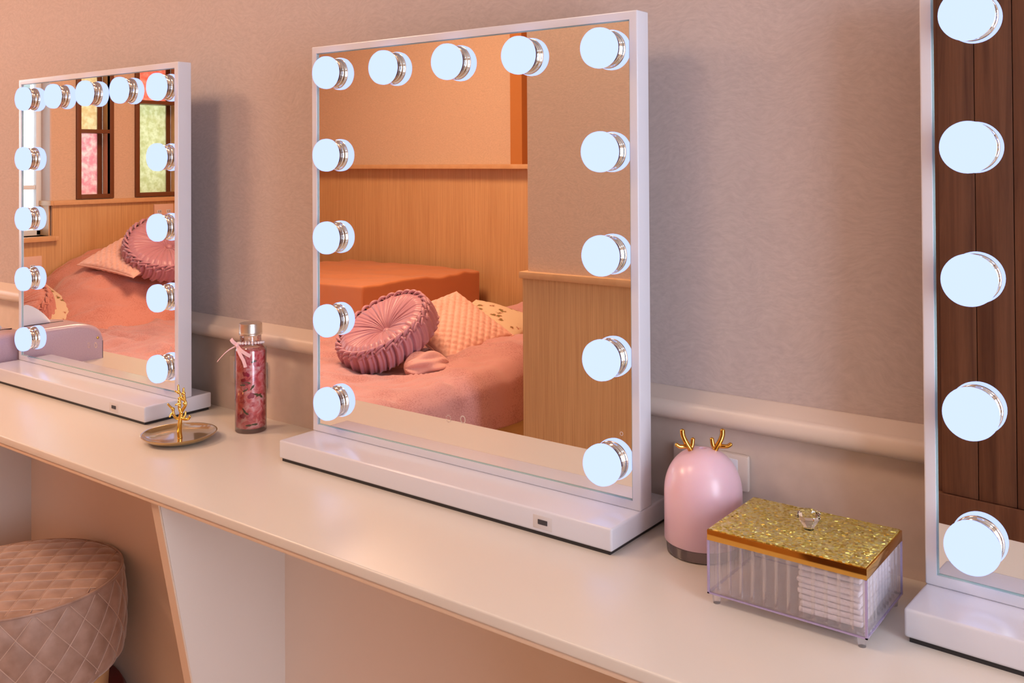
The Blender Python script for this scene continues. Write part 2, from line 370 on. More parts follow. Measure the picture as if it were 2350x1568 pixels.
# ---------------------------------------------------------------- lighted vanity mirrors
MW, MH, HB, TH, B1, B2, GI = .58, .6252, .031, .0271, .0653, .0675, .0107
def make_mirror(label):
    t = thing('vanity_mirror', label, 'mirror', (0,0,0), 0, None)
    # frame ring
    bm = BM()
    def ring(x0,x1,z0,z1,y): return [bm.verts.new((x0,y,z0)), bm.verts.new((x1,y,z0)), bm.verts.new((x1,y,z1)), bm.verts.new((x0,y,z1))]
    g = GI
    A = ring(0,MW,HB,MH,0); B = ring(g,MW-g,HB+g,MH-g,0); Cc = ring(g,MW-g,HB+g,MH-g,.006); D = ring(0,MW,HB,MH,TH)
    for a, b in ((A,B),(B,Cc),(D,A)):
        for i in range(4): bm.faces.new((a[i], a[(i+1)%4], b[(i+1)%4], b[i]))
    bm.faces.new(D); bm.faces.new(Cc)
    bmesh.ops.recalc_face_normals(bm, faces=bm.faces)
    es = [e for e in bm.edges if all(v in A or v in D for v in e.verts)]
    bmesh.ops.bevel(bm, geom=es, offset=.0018, segments=3, profile=.6, affect='EDGES')
    obj('frame', bm, MT['white'], t)
    bm = BM(); box(bm, g+.0003, MW-g-.0003, .0028, .0055, HB+g+.0003, MH-g-.0003)
    gl = obj('mirror_glass', bm, [MT['mirror'], MT['glassedge']], t, False)
    bm = BM()
    for (x0,x1,z0,z1) in ((g,g+.0016,HB+g,MH-g),(MW-g-.0016,MW-g,HB+g,MH-g),(g,MW-g,HB+g,HB+g+.0014),(g,MW-g,MH-g-.0014,MH-g)):
        box(bm, x0,x1,.0018,.0027,z0,z1)
    obj('glass_edge', bm, MT['glassedge'], gl, False)
    # faint touch marks printed on the glass
    for k, (mx, mz) in enumerate(((.277,.092),(.303,.095),(.553,.118))):
        bm = BM(); s = .0048 if k < 2 else .0022
        n = 10 if k == 0 else 24
        for i in range(n):
            a0, a1 = 2*PI*i/n, 2*PI*(i+(.5 if k == 0 else 1))/n
            q = [(r*math.cos(a), r*math.sin(a)*1.15) for r, a in ((s*.72,a0),(s,a0),(s,a1),(s*.72,a1))]
            bm.faces.new([bm.verts.new((mx+px, .0026, mz+pz)) for px, pz in q])
        obj('touch_mark', bm, MT['etch'], gl, False)
    # base and feet
    bm = BM(); box(bm, 0, MW, -B1, B2, .0046, HB, .0028, 3); bs = obj('base', bm, MT['white'], t)
    bm = BM(); box(bm, .004, MW-.004, -B1+.003, B2-.003, 0, .0050); obj('foot_strip', bm, MT['black'], bs)
    bm = BM(); box(bm, .4705, .4985, -B1-.0004, -B1+.002, .0085, .0245, .0008); up_ = obj('usb_port', bm, mat('port_plate', (.60,.58,.60), .4), bs)
    bm = BM(); box(bm, .4780, .4915, -B1-.0010, -B1, .0145, .0200); obj('port_slot', bm, MT['dark'], up_)
    # bulbs
    cap = [(.0232,.0085),(.0243,.0095),(.0248,.0120),(.0248,.0150),(.0242,.0190),(.0224,.0220),(.0188,.0240),(.0125,.0256),(.006,.0263),(0,.0265)]
    col = [(0,.0),(.0205,.0),(.0210,.0012),(.0210,.0028),(.0226,.0040),(.0234,.0060),(.0234,.0086),(0,.0086)]
    proto = None
    xs = [.046+.122*i for i in range(5)]; zs = [.582-.1253*i for i in range(5)]
    pos = [(x, zs[0]) for x in xs] + [(xs[0], z) for z in zs[1:]] + [(xs[-1], z) for z in zs[1:]]
    for i, (x, z) in enumerate(pos):
        if proto is None:
            bm = BM(); lathe(bm, cap, 48, axis='y'); b = obj('bulb', bm, MT['bulb'], t)
            bm = BM(); lathe(bm, col, 48, axis='y'); c2 = obj('bulb_collar', bm, MT['chrome'], b)
            b['label'] = 'glowing round bulb'; c2['label'] = 'chrome collar'
            proto = (b, c2)
        else:
            b = proto[0].copy(); C.objects.link(b); b.parent = t
            c2 = proto[1].copy(); C.objects.link(c2); c2.parent = b
        b.location = (x, .0026, z)
    return t
def copy_tree(o, parent=None):
    c = o.copy(); C.objects.link(c); c.parent = parent
    for ch in list(o.children): copy_tree(ch, c)
    return c
mm = make_mirror('white lighted vanity mirror between the two others, reflecting the bed and orange block')
mm.location = (-.1121, -.0786, CT)
ml = copy_tree(mm); ml.location = (-1.0303, -.0940, CT); ml.rotation_euler.z = .0039
ml['label'] = 'white lighted vanity mirror reflecting stained glass windows, behind the gold dish'
mr = copy_tree(mm); mr.location = (.7857, -.0792, CT); mr.rotation_euler.z = -.038
mr['label'] = 'nearest white lighted vanity mirror, cut off at the right and reflecting dark planks'
for o in (mm, ml, mr): o['group'] = 'lighted vanity mirrors on the counter'

# ---------------------------------------------------------------- ceiling lamps
def lamp(x, y, r, e, label, col):
    t = thing('ceiling_light', label, 'lamp', (x, y, ZC))
    bm = BM(); lathe(bm, [(0,0),(r+.02,0),(r+.02,-.03),(r,-.035),(r,-.02),(0,-.02)]); obj('rim', bm, MT['white'], t)
    bm = BM(); lathe(bm, [(r*.99,-.021),(r*.95,-.04),(r*.7,-.055),(0,-.06)]); obj('diffuser', bm, emit('lamp_glow', col, e), t)
lamp(-1.7, -1.35, .32, LAMP_A, 'round warm ceiling light above the bed', LAMP_WARM)
lamp(-.30, -1.15, .20, FILL_C, 'added soft warm ceiling fill light between the left and middle mirrors', FILL_SOFT)  # unseen lamp added to brighten the counter and its front edges
lamp(2.0, -.95, .24, LAMP_B, 'cool white ceiling light near the right wall', LAMP_COOL)

# ================================================================ things on the counter
# ---- gold dish with a coral-shaped ring tree
MT['gold'] = mat('gold', (.86,.62,.16), .18, 1.0)
MT['golddeep'] = mat('polished_gold', (.70,.38,.08), .10, 1.0)
MT['bronze'] = mat('bronze_glaze', (.55,.36,.15), .14, .75, Coat_Weight=.6, Coat_Roughness=.05)
t = thing('trinket_dish', 'shallow gold dish with a gold coral branch for rings, in front of the leftmost mirror', 'dish', (-.3285,-.170,0))
bm = BM(); R = .0585
lathe(bm, [(0,.0035),(.030,.0035),(.040,.0045),(.050,.0078),(.0565,.0122),(.0580,.0132),(.0588,.0126),(.0570,.0095),(.050,.0048),(.040,.0012),(.033,0),(0,0)], 96)
for v in bm.verts:                       # slightly organic rim
    a = math.atan2(v.co.y, v.co.x); r = v.co.xy.length
    k = 1+.012*math.sin(3*a+.5)*(r/R)
    v.co.x *= k; v.co.y *= k; v.co.z += .0008*math.sin(2*a)*(r/R)**3
obj('dish', bm, MT['bronze'], t, True, 80)
bm = BM()
ex = Vector((cy, sy, 0)); ez = Vector((0,0,1)); ed = Vector((-sy, cy, 0))
def cor(pts, rad):
    P = [ex*a+ez*b+ed*c for a, b, c in pts]; P2 = spline(P, 5)
    n = len(P2); tube(bm, P2, [rad[0]+(rad[1]-rad[0])*i/(n-1) for i in range(n)], 10)
cor([(.001,.0035,0),(.0,.015,0),(.001,.030,0),(.003,.044,0)], (.0042,.0030))
cor([(.0015,.034,0),(-.006,.036,0),(-.010,.042,.002),(-.011,.049,.002),(-.016,.053,.003),(-.020,.057,.004)], (.0026,.0016))
cor([(-.010,.044,.002),(-.014,.040,0),(-.015,.037,-.002)], (.0018,.0014))
cor([(.002,.036,0),(.009,.034,-.002),(.016,.035,-.004),(.019,.040,-.005)], (.0026,.0018))
cor([(.007,.035,-.001),(.009,.040,.002),(.009,.045,.003)], (.0019,.0015))
cor([(.003,.043,0),(.0,.052,0),(.001,.060,0),(-.001,.068,.001)], (.0028,.0020))
cor([(.001,.060,0),(-.003,.058,-.003),(-.005,.057,-.004)], (.0018,.0013))
cor([(.0025,.044,0),(.008,.052,-.001),(.011,.058,-.002),(.009,.064,-.001),(.004,.066,0),(.002,.073,0),(-.001,.079,0),(-.002,.088,.001)], (.0026,.0016))
cor([(.009,.063,-.001),(.009,.070,-.002),(.008,.077,-.003),(.008,.084,-.003)], (.0022,.0016))
cor([(.0,.076,0),(-.005,.077,.001),(-.007,.079,.001)], (.0016,.0012))
for (a,b,c) in ((.0,.062,.0),(.004,.067,0),(.009,.059,-.002),(-.011,.049,.002),(.001,.055,-.002),(.0035,.045,-.002),(.008,.0755,-.003),(-.001,.077,-.001)):
    p = ex*a+ez*b+ed*c; bmesh.ops.create_icosphere(bm, subdivisions=2, radius=.0030, matrix=Matrix.Translation(p))
obj('coral_branch', bm, MT['gold'], t, True, 80)

# ---- flower bottle
MT['clear'] = thin_glass('bottle_glass', (.97,.95,.95), .06)
def fillmat():
    m = mat('pink_oil', (.7,.2,.22), .25, Coat_Weight=1.0, Coat_Roughness=.03); N, L, b = nt(m)
    v = coords(m, (1,1,1)); t1 = tex(m, 'Noise', v, Scale=52.0, Detail=5.0, Distortion=1.6)
    L.new(ramp(m, t1.outputs['Fac'], [(.30,(.42,.010,.04)),(.42,(.72,.08,.11)),(.52,(.84,.24,.26)),(.62,(.90,.44,.46)),(.75,(.94,.62,.60))]), b.inputs['Base Color'])
    return m
t = thing('flower_bottle', 'slim clear bottle of pink petals with a silver cap and pink ribbon', 'bottle', (-.2825,-.0655,0))
bm = BM(); lathe(bm, [(0,.0),(.0245,0),(.0257,.0015),(.0257,.1325),(.0250,.1370),(.0215,.1415),(.0180,.1435),(.0172,.1460),(.0172,.1580),(.0150,.1580),(0,.1580)], 64)
obj('bottle_glass', bm, MT['clear'], t)
bm = BM(); lathe(bm, [(0,.007),(.0225,.007),(.0243,.009),(.0243,.1310),(.0235,.1345),(.018,.1365),(0,.1365)], 64)
fl = obj('petals_in_oil', bm, fillmat(), t)
# leaves and petals showing at the glass
leafm = mat('green_leaf', (.07,.065,.015), .5); petm = noisy('petal', (.55,.03,.07), (.80,.25,.28), (200,200,200), .5, 0)
petd = mat('dark_petal', (.42,.01,.07), .5)
vdir = math.atan2(-1.0658+.0655, 1.0366+.2855)
def leaf(da, z, w, h, rot, m, nm):
    bm = BM(); a0 = vdir+da; n = 7
    c, s = math.cos(rot), math.sin(rot)
    prev = None
    for i in range(n+1):
        u = -1+2*i/n; hw = w*(1-u*u)**.6*(1+.25*math.sin(5*u))
        row = []
        for q in (-1, 0, 1):
            lx, lz = u*h, q*hw
            X = lx*c-lz*s; Zz = lx*s+lz*c; a = a0+X/.0248
            r = .0246+.0006*(1-abs(q))
            row.append(bm.verts.new((r*math.cos(a), r*math.sin(a), z+Zz)))
        if prev:
            for k in (0, 1): bm.faces.new((prev[k], prev[k+1], row[k+1], row[k]))
        prev = row
    return obj(nm, bm, m, t)
R_ = random.Random(4)
for (da, z, rot) in ((-.35,.072,.6),(-.20,.084,-.3),(.55,.062,.3),(.35,.064,-.2),(-.45,.038,-.9),(-.30,.034,-.5),(.10,.076,.9),(-.55,.080,.1),(.70,.060,-.7),(.20,.118,.2),(-.15,.006+.008,.1),(.25,.015,.0)):
    leaf(da, z, .0016, .0055, rot, leafm, 'leaf')
for i in range(16):
    leaf(R_.uniform(-1.1,1.1), R_.uniform(.018,.125), R_.uniform(.003,.0055), R_.uniform(.005,.009), R_.uniform(0,3), petm if i % 4 else petd, 'petal')
bm = BM(); lathe(bm, [(0,.1790),(.0172,.1790),(.0186,.1782),(.0188,.1765),(.0186,.1750),(.0188,.1735),(.0188,.1640),(.0192,.1630),(.0188,.1620),(.0188,.1595),(0,.1595)], 48)
obj('cap', bm, mat('brushed_cap', (.74,.70,.64), .34, 1.0), t)
pl = mat('pearl', (.82,.72,.76), .15, Coat_Weight=1.0)
bm = BM()
for i in range(24):
    a = 2*PI*i/24; bmesh.ops.create_icosphere(bm, subdivisions=2, radius=.00245, matrix=Matrix.Translation((.0205*math.cos(a), .0205*math.sin(a), .1455+.0025*math.cos(a-vdir))))
obj('pearl_string', bm, pl, t)
rb = mat('pink_ribbon', (.88,.56,.58), .55)
def ribbon(pts, w, wv):
    bm = BM(); P = spline([ex*a+ez*b-ed*c for a,b,c in pts], 6); wv = ex*wv[0]+ez*wv[1]-ed*wv[2]
    L0 = [(bm.verts.new(p-wv*w/2), bm.verts.new(p+wv*w/2)) for p in P]
    for a, b in zip(L0, L0[1:]): bm.faces.new((a[0], b[0], b[1], a[1]))
    for v in list(bm.verts): pass
    r = bmesh.ops.solidify(bm, geom=bm.faces[:], thickness=.0005)
    return bm
for pts, w, wv in (([(-.016,.145,.021),(-.028,.139,.022),(-.038,.131,.022),(-.050,.118,.020)], .0030, (.3,.9,0)),
                   ([(-.016,.145,.022),(-.011,.133,.026),(-.004,.120,.0275),(-.001,.110,.0275)], .0062, (.9,.2,0)),
                   ([(-.016,.145,.022),(-.009,.138,.0265),(.000,.132,.0275),(.007,.128,.027)], .0062, (.35,.9,0)),
                   ([(-.015,.145,.022),(-.021,.150,.024),(-.024,.153,.024),(-.026,.156,.023)], .0070, (.6,.6,0))):
    obj('ribbon', ribbon(pts, w, wv), rb, t)
bm = BM(); bmesh.ops.create_icosphere(bm, subdivisions=2, radius=.0035, matrix=Matrix.Translation(ex*-.0165+ez*.145-ed*.022)); obj('ribbon_knot', bm, rb, t)

# ---- pink diffuser with antlers
t = thing('aroma_diffuser', 'pink dome shaped diffuser with two small gold antlers beside the middle mirror', 'diffuser', (.5425,-.066,0), yaw)
bm = BM()
H0, RR = .0135, .0440
prof = [(0,H0),(.0425,H0),(RR,H0+.0012)] + [(RR, .067)]
for k in range(1, 19):
    a = k/18*PI/2; prof.append((RR*math.cos(a)**.88 if k < 18 else .0042, .067+(.1165-.067)*math.sin(a)))
prof += [(.0040,.1150),(.0036,.113),(0,.113)]
lathe(bm, prof, 96)
obj('body', bm, mat('pink_plastic', (.78,.54,.64), .30, Subsurface_Weight=.1, Coat_Weight=.25, Coat_Roughness=.2), t, True, 60)
bm = BM(); lathe(bm, [(0,.1132),(.0036,.1132),(.0036,.1140),(0,.1140)], 32); obj('mist_hole', bm, mat('hole', (.25,.13,.18), .6), t)
bm = BM(); lathe(bm, [(0,0),(.0385,0),(.0402,.001),(.0418,.0130),(0,.0130)], 96); 
obj('base', bm, mat('smoked_base', (.22,.15,.17), .08, .35, Coat_Weight=1.0), t)
bm = BM(); lathe(bm, [(.0402,0),(.0412,.0004),(.0424,.0130),(.0418,.0130)], 96); obj('clear_rim', bm, MT['clear'], t)
for s in (-1, 1):
    bm = BM()
    def an(pts, r): 
        P = spline([(s*a, c, b) for a, b, c in pts], 6); tube(bm, P, [r*1.15*(1-.10*i/len(P)) for i in range(len(P))], 12)
    an([(.0125,.1105,0),(.0150,.1165,-.001),(.0195,.1240,-.001),(.0225,.1310,0),(.0230,.1370,.001)], .0028)
    an([(.0142,.1150,0),(.0118,.1200,.001),(.0108,.1270,.002)], .0023)
    an([(.0175,.1190,-.001),(.0225,.1195,-.004),(.0275,.1200,-.005),(.0315,.1225,-.005)], .0022)
    obj('antler', bm, MT['golddeep'], t, True, 80)

# ---- ribbed acrylic box with gold lid
acr = thin_glass('acrylic', (.985,.975,.99), .045, .05, .40, .07)
t = thing('trinket_box', 'clear ribbed box with a glittering gold lid and crystal knob', 'box', (.605,-.182,0))
LX, LY, Z0b, Z1b = .1560, .1120, .0125, .0635
bm = BM()
def wall_ribbed(p0, p1, n, outn, th=.0020, amp=.0024):
    p0, p1 = Vector(p0), Vector(p1); d = (p1-p0); N_ = n*8
    fo, ba = [], []
    for i in range(N_+1):
        u = i/N_; a = amp*abs(math.sin(PI*u*n))
        q = p0+d*u; o = Vector(outn)
        fo.append((bm.verts.new(q+Vector((0,0,Z0b))), bm.verts.new(q+Vector((0,0,Z1b)))))
        qi = q-o*(th+a); ba.append((bm.verts.new(qi+Vector((0,0,Z0b))), bm.verts.new(qi+Vector((0,0,Z1b)))))
    for i in range(N_):
        bm.faces.new((fo[i][0], fo[i+1][0], fo[i+1][1], fo[i][1])); bm.faces.new((ba[i][0], ba[i][1], ba[i+1][1], ba[i+1][0]))
        bm.faces.new((fo[i][1], fo[i+1][1], ba[i+1][1], ba[i][1])); bm.faces.new((fo[i][0], ba[i][0], ba[i+1][0], fo[i+1][0]))
wall_ribbed((0,0,0), (LX,0,0), 13, (0,-1,0)); wall_ribbed((LX,0,0), (LX,LY,0), 12, (1,0,0))
wall_ribbed((LX,LY,0), (0,LY,0), 16, (0,1,0)); wall_ribbed((0,LY,0), (0,0,0), 12, (-1,0,0))
me_body = obj('box_body', bm, acr, t, True, 50)
bm = BM(); box(bm, 0, LX, 0, LY, Z0b-.0020, Z0b+.0012, .0006); obj('box_floor', bm, acr, me_body)
edgem = mat('violet_edge', (.36,.28,.46), .12, .0, Coat_Weight=1.0)
bm = BM()
e_ = .0010
for (a, b) in (((0,0),(LX,0)),((LX,0),(LX,LY)),((0,0),(0,LY)),((0,LY),(LX,LY))):
    box(bm, min(a[0],b[0])-e_, max(a[0],b[0])+e_, min(a[1],b[1])-e_, max(a[1],b[1])+e_, Z0b-.0022, Z0b-.0008)
for (a, b) in ((0,0),(LX,0),(LX,LY),(0,LY)): box(bm, a-e_, a+e_, b-e_, b+e_, Z0b-.001, Z1b)
obj('box_edges', bm, edgem, me_body)
for (a, b) in ((.006,.006),(LX-.006,.006),(LX-.006,LY-.006),(.006,LY-.006)):
    bm = BM(); lathe(bm, [(0,0),(.0035,0),(.0045,.006),(.0050,Z0b-.002),(0,Z0b-.002)], 20, (a,b,0)); obj('foot', bm, acr, t)
def glitter():
    m = mat('gold_glitter', (.62,.44,.10), .36, .62); N, L, b = nt(m)
    v = coords(m, (1,1,1)); vo = tex(m, 'Voronoi', v, Scale=410.0)
    L.new(ramp(m, vo.outputs['Color'], [(.1,(.36,.25,.03)),(.40,(.66,.52,.12)),(.7,(.86,.76,.28)),(.92,(.98,.93,.55))]), b.inputs['Base Color'])
    # every flake tilts its own way
    sub = N.new('ShaderNodeVectorMath'); sub.operation = 'SUBTRACT'; L.new(vo.outputs['Color'], sub.inputs[0]); sub.inputs[1].default_value = (.5,.5,.5)
    sc = N.new('ShaderNodeVectorMath'); sc.operation = 'SCALE'; L.new(sub.outputs[0], sc.inputs[0]); sc.inputs['Scale'].default_value = 1.7
    geo = N.new('ShaderNodeNewGeometry'); ad = N.new('ShaderNodeVectorMath'); L.new(sc.outputs[0], ad.inputs[0]); L.new(geo.outputs['Normal'], ad.inputs[1])
    nm = N.new('ShaderNodeVectorMath'); nm.operation = 'NORMALIZE'; L.new(ad.outputs[0], nm.inputs[0]); L.new(nm.outputs[0], b.inputs['Normal'])
    return m
bm = BM(); box(bm, -.001, LX+.001, -.001, LY+.001, Z1b+.0002, .0742, .0008); lid = obj('lid', bm, MT['golddeep'], t)
bm = BM(); box(bm, .0005, LX-.0005, .0005, LY-.0005, .0742, .0752, .0003); obj('glitter_top', bm, glitter(), lid)
crys = mat('crystal', (1,1,1), .0, 0, Transmission_Weight=1.0, IOR=1.5)
bm = BM()
for (h, r, tw) in ((0,.0040,0),(.004,.0050,0),(.0095,.0105,.5),(.0128,.0100,0),(.0150,.0062,.5)):
    pass
lathe(bm, [(0,0),(.0050,0),(.0055,.0028),(.0122,.0125),(.0122,.0150),(.0075,.0185),(0,.0185)], 8)
kb = obj('crystal_knob', bm, crys, lid, False); kb.location = (LX*.5+.004, LY*.52, .0752)
# cotton pads inside
cot = noisy('cotton', (.78,.70,.70), (.86,.80,.80), (300,300,300), .9, .4, .001)
place = ['bottom', 'second from the bottom', 'third from the bottom', 'fourth from the bottom', 'fourth from the top', 'third from the top', 'second from the top', 'topmost']
for k in range(8):
    bm = BM(); box(bm, -.030, .030, -.045, .045, 0, .0050, .0022, 3)
    bmesh.ops.subdivide_edges(bm, edges=[e for e in bm.edges if e.calc_length() > .03], cuts=6, use_grid_fill=True)
    for v in bm.verts: v.co.z += .0005*noise.noise(v.co*60+Vector((k*3,0,0)))
    o = obj('cotton_pad', bm, cot); o.location = (.605+.119+R_.uniform(-.001,.001), -.182+.054+R_.uniform(-.001,.001), CT+Z0b+.0015+.0056*k); o.rotation_euler = (0, 0, R_.uniform(-.03,.03))
    tag(o, 'rectangular white cotton pad in the clear box, %s of its stack' % place[k], 'cotton pad', 'cotton pads stacked inside the clear box')

# ---- tissue box with rounded ends
def tissue_box():
    t = thing('tissue_box', 'lavender pink leather tissue box at the far left end, beside the leftmost mirror', 'tissue box', (-1.1075,-.1575,0))
    hx, hy, zt, zl = .0625, .128, .0865, .056
    def prof(v):
        w = min(1, max(0, (abs(v)-.45)/.55)); return zt-(zt-zl)*(1-math.sqrt(max(0, 1-w*w)))
    bm = BM(); nu, nv = 24, 64
    def fn(u, v):
        y = -hy+2*hy*v; z = prof(2*v-1)
        s = -1+2*u; a = abs(s)
        if a < .62: x = s/.62*(hx-.014); zz = z-.0006*(s/.62)**2
        elif a < .84:
            q = (a-.62)/.22*PI/2; x = math.copysign(hx-.014+.014*math.sin(q), s); zz = z-.0006-.014*(1-math.cos(q))
        else: x = math.copysign(hx, s); zz = (z-.0146)*(1-(a-.84)/.16)
        return Vector((x, y, zz))
    V = grid(bm, fn, 60, nv)
    bm.faces.new([r[0] for r in V][::-1]); bm.faces.new([r[-1] for r in V])
    body = obj('leather_cover', bm, noisy('lavender_leather', (.46,.32,.37), (.50,.35,.40), (400,400,400), .28, .05, .0003, Coat_Weight=.2, Coat_Roughness=.25), t, True, 50)
    bm = BM(); tube(bm, [(0,-.068,zt-.0002),(0,.0,zt+.0004),(0,.085,zt-.0008)], .0012, 8); obj('slot', bm, MT['dark'], body)
    for s in (-1, 1):
        bm = BM(); lathe(bm, [(0,.0022),(.0018,.0020),(.0030,.0006),(.0032,0)], 20, axis='z')
        for v in bm.verts: v.co = Vector((v.co.z, v.co.x, v.co.y))
        o = obj('snap_button', bm, MT['gold'], body); o.location = (hx, s*(hy-.012), .048)
        bm = BM(); box(bm, hx-.0003, hx+.0004, s*hy-.0006, s*hy+.0006, 0, .040); obj('corner_seam', bm, MT['dark'], body)
    # tissue pulled up through the slot
    bm = BM()
    def tf(u, v):
        y = -.036+.095*u; h = .046*v*(1-abs(2*u-1)**1.5*.9)
        return Vector((.004*math.sin(u*9)*v+.003*math.sin(v*4), y+.008*v*(u-.3), zt+.0005+h))
    grid(bm, tf, 24, 10); obj('tissue', bm, mat('tissue_paper', (.80,.78,.78), .9), t)
tissue_box()

# ---- quilted stool tucked under the counter
velvet = noisy('taupe_velvet', (.31,.185,.135), (.42,.27,.21), (35,35,35), .55, .08, .001, Sheen_Weight=.7, Sheen_Roughness=.35)
stitch = noisy('stitch_thread', (.52,.36,.28), (.58,.40,.32), (80,80,80), .6, 0)
def quilt(a, b, s):
    """diamond quilting depth: 0 on the seams, 1 in the middle of a pad"""
    p = (a/s+b/s) % 1; q = (a/s-b/s) % 1
    return (math.sin(PI*p)*math.sin(PI*q))**.45
t = thing('stool', 'round quilted taupe velvet stool tucked under the counter at the left', 'stool', (-.634,-.279,ZF))
ztop, rad, hh = -.256-ZF, .163, .165
bm = BM()
def stool_fn(u, v):
    a = 2*PI*u
    if v < .42:
        r = rad*(v/.42); w = .0035*quilt(r*math.cos(a), r*math.sin(a), .048)
        dr = max(0, (v/.42-.92)/.08); return Vector((r*math.cos(a), r*math.sin(a), ztop-.003+w*(1-dr)-.003*dr*dr+.004*(1-(v/.42)**2)))
    s = (v-.42)/.58
    z = -hh*s; bulge = .005*math.sin(PI*min(1, s*1.1)); 
    rr = rad+.001+bulge+.0035*quilt(a*rad, z*.8, 2*PI*rad/20)*min(1, s*12)
    if s > .80: q = (s-.80)/.20; rr -= .030*q*q
    return Vector((rr*math.cos(a), rr*math.sin(a), ztop-.006+z))
grid(bm, stool_fn, 420, 190, True)
seat = obj('seat', bm, velvet, t, True, 180)
# seam threads over the quilting
bm = BM()
L_ = 2*PI*rad; s_ = L_/20
for sg in (1, -1):
    for k in range(20):
        pts = []
        for i in range(15):
            z = -.004-(hh*.78)*i/14; arc = (k*s_ + sg*z*.8)
            a = arc/rad; rr = rad+.0022+.005*math.sin(PI*min(1, (-z/hh)*1.1)); pts.append((rr*math.cos(a), rr*math.sin(a), ztop-.006+z))
        tube(bm, pts, .00075, 5)
    for k in range(-9, 10):
        pts = []
        c0 = k*.048
        for i in range(41):
            q = -.24+.48*i/40
            x = (c0+q)/2*1.0; y = sg*(c0-q)/2
            if x*x+y*y < (rad*.985)**2:
                r = math.hypot(x, y)/rad; pts.append((x, y, ztop-.0024+.004*(1-r*r)))
        if len(pts) > 3: tube(bm, pts, .00075, 5)
obj('seam_thread', bm, stitch, seat)
bm = BM(); tube(bm, [(rad*1.003*math.cos(2*PI*i/96), rad*1.003*math.sin(2*PI*i/96), ztop-.005) for i in range(97)], .0022, 8); obj('piping', bm, velvet, seat)
bm = BM(); lathe(bm, [(0,.19),(.135,.19),(.137,.20),(.143,ztop-hh-.004),(0,ztop-hh-.004)], 96); obj('column', bm, mat('gold_cream_band', (.72,.46,.22), .35, .3), t)
bm = BM(); lathe(bm, [(0,0),(.170,0),(.176,.01),(.172,.23),(.165,.243),(.13,.246),(0,.246)], 96); obj('base', bm, mat('dark_red_base', (.16,.012,.012), .45), t)

# ================================================================ the bed and its bedding
def fabric(name, c1, c2, weave=700, rough=.8, bs=.25):
    m = mat(name, c1, rough, Sheen_Weight=.35, Sheen_Roughness=.5); N, L, b = nt(m)
    v = coords(m, (1,1,1)); t1 = tex(m, 'Noise', v, Scale=weave/3.0, Detail=2.0); t2 = tex(m, 'Noise', v, Scale=6.0, Detail=3.0)
    ad = N.new('ShaderNodeMath'); ad.operation = 'ADD'; L.new(t1.outputs['Fac'], ad.inputs[0]); L.new(t2.outputs['Fac'], ad.inputs[1])
    L.new(ramp(m, ad.outputs[0], [(.80, c1), (1.2, c2)]), b.inputs['Base Color'])
    bump(m, t1.outputs['Fac'], bs, .002); return m
MT['salmon'] = fabric('salmon_linen', (.45,.195,.185), (.58,.29,.27))
MT['salmon2'] = fabric('coral_linen', (.54,.20,.15), (.64,.28,.22))
MT['orange'] = mat('orange_cover', (.56,.20,.07), .6, Sheen_Weight=.2)
MT['mauve'] = mat('mauve_satin', (.52,.25,.31), .38, Sheen_Weight=.5, Sheen_Roughness=.3)
MT['quiltpink'] = fabric('peach_quilting', (.78,.42,.33), (.85,.50,.40), 300, .6, .1)
def floralmat():
    m = mat('beige_floral', (.62,.42,.25), .8); N, L, b = nt(m); v = coords(m, (1,1,1))
    vo = tex(m, 'Voronoi', v, Scale=26.0); n2 = tex(m, 'Noise', v, Scale=70.0, Detail=4.0)
    ad = N.new('ShaderNodeMath'); ad.operation = 'MULTIPLY_ADD'; L.new(n2.outputs['Fac'], ad.inputs[0]); ad.inputs[1].default_value = .9; L.new(vo.outputs['Distance'], ad.inputs[2])
    L.new(ramp(m, ad.outputs[0], [(.62,(.22,.17,.05)),(.70,(.48,.17,.12)),(.74,(.66,.50,.33)),(.9,(.72,.56,.38))]), b.inputs['Base Color'])
    return m
MT['floral'] = floralmat()
BZ = -.275; BX1 = -.925; BY1 = -.80
t = thing('bed', 'wide low wooden platform bed in the nook, seen in the mirrors', 'bed', (XL+.02, YB+.08, ZF))
bw, bd = BX1-.018-(XL+.02), BY1-.02-(YB+.08)
bm = BM(); box(bm, 0, bw, 0, bd, .001, .285, .004); obj('bed_base', bm, MT['birch'], t)
bm = BM(); box(bm, .01, bw-.01, .01, bd-.01, .2855, .405, .03, 4); obj('mattress', bm, MT['salmon2'], t)
def nz(x, y, s, seed=0): return noise.noise(Vector((x*s, y*s, seed)))
def bump2(x, y, cx, cy, sx, sy, h, p=2): return h*math.exp(-abs((x-cx)/sx)**p-abs((y-cy)/sy)**p)
def wr(x, y):
    w = .010*nz(x*.7+y*.5, y-x*.3, 3.2, 1)+.0055*nz(x+.3*y, y*2.2, 6, 5)
    w += .0060*(1-abs(nz(x*1.1+.6*y, .35*y-.5*x, 7, 9))*3)
    w += .0035*(1-4*abs(nz(x*1.4+y*.8, y*.5-x*.3, 14, 37))); q = nz(x*.8-y*.35, x*.5+y*2.6, 3.0, 23); w += .014*max(0, .25-abs(q))/.25
    if x < -1.6 and y > -1.5: w += .020*math.exp(-((y+1.18+.10*(x+2.4)+.03*math.sin(x*6))/.035)**2)*min(1, (-1.6-x)*3)
    return w
def bedtop(x, y):
    z = BZ+wr(x, y)
    z += bump2(x, y, -1.05, -1.85, .22, .30, .060)+bump2(x, y, -1.28, -2.45, .34, .22, .105)+bump2(x, y, -1.9, -.98, .9, .10, .012)
    z -= bump2(x, y, -1.30, -1.42, .2, .2, .018)
    return z
bm = BM()
x0b, x1b, y0b, y1b, rr = XL+.03, BX1, YB+.10, BY1, .055
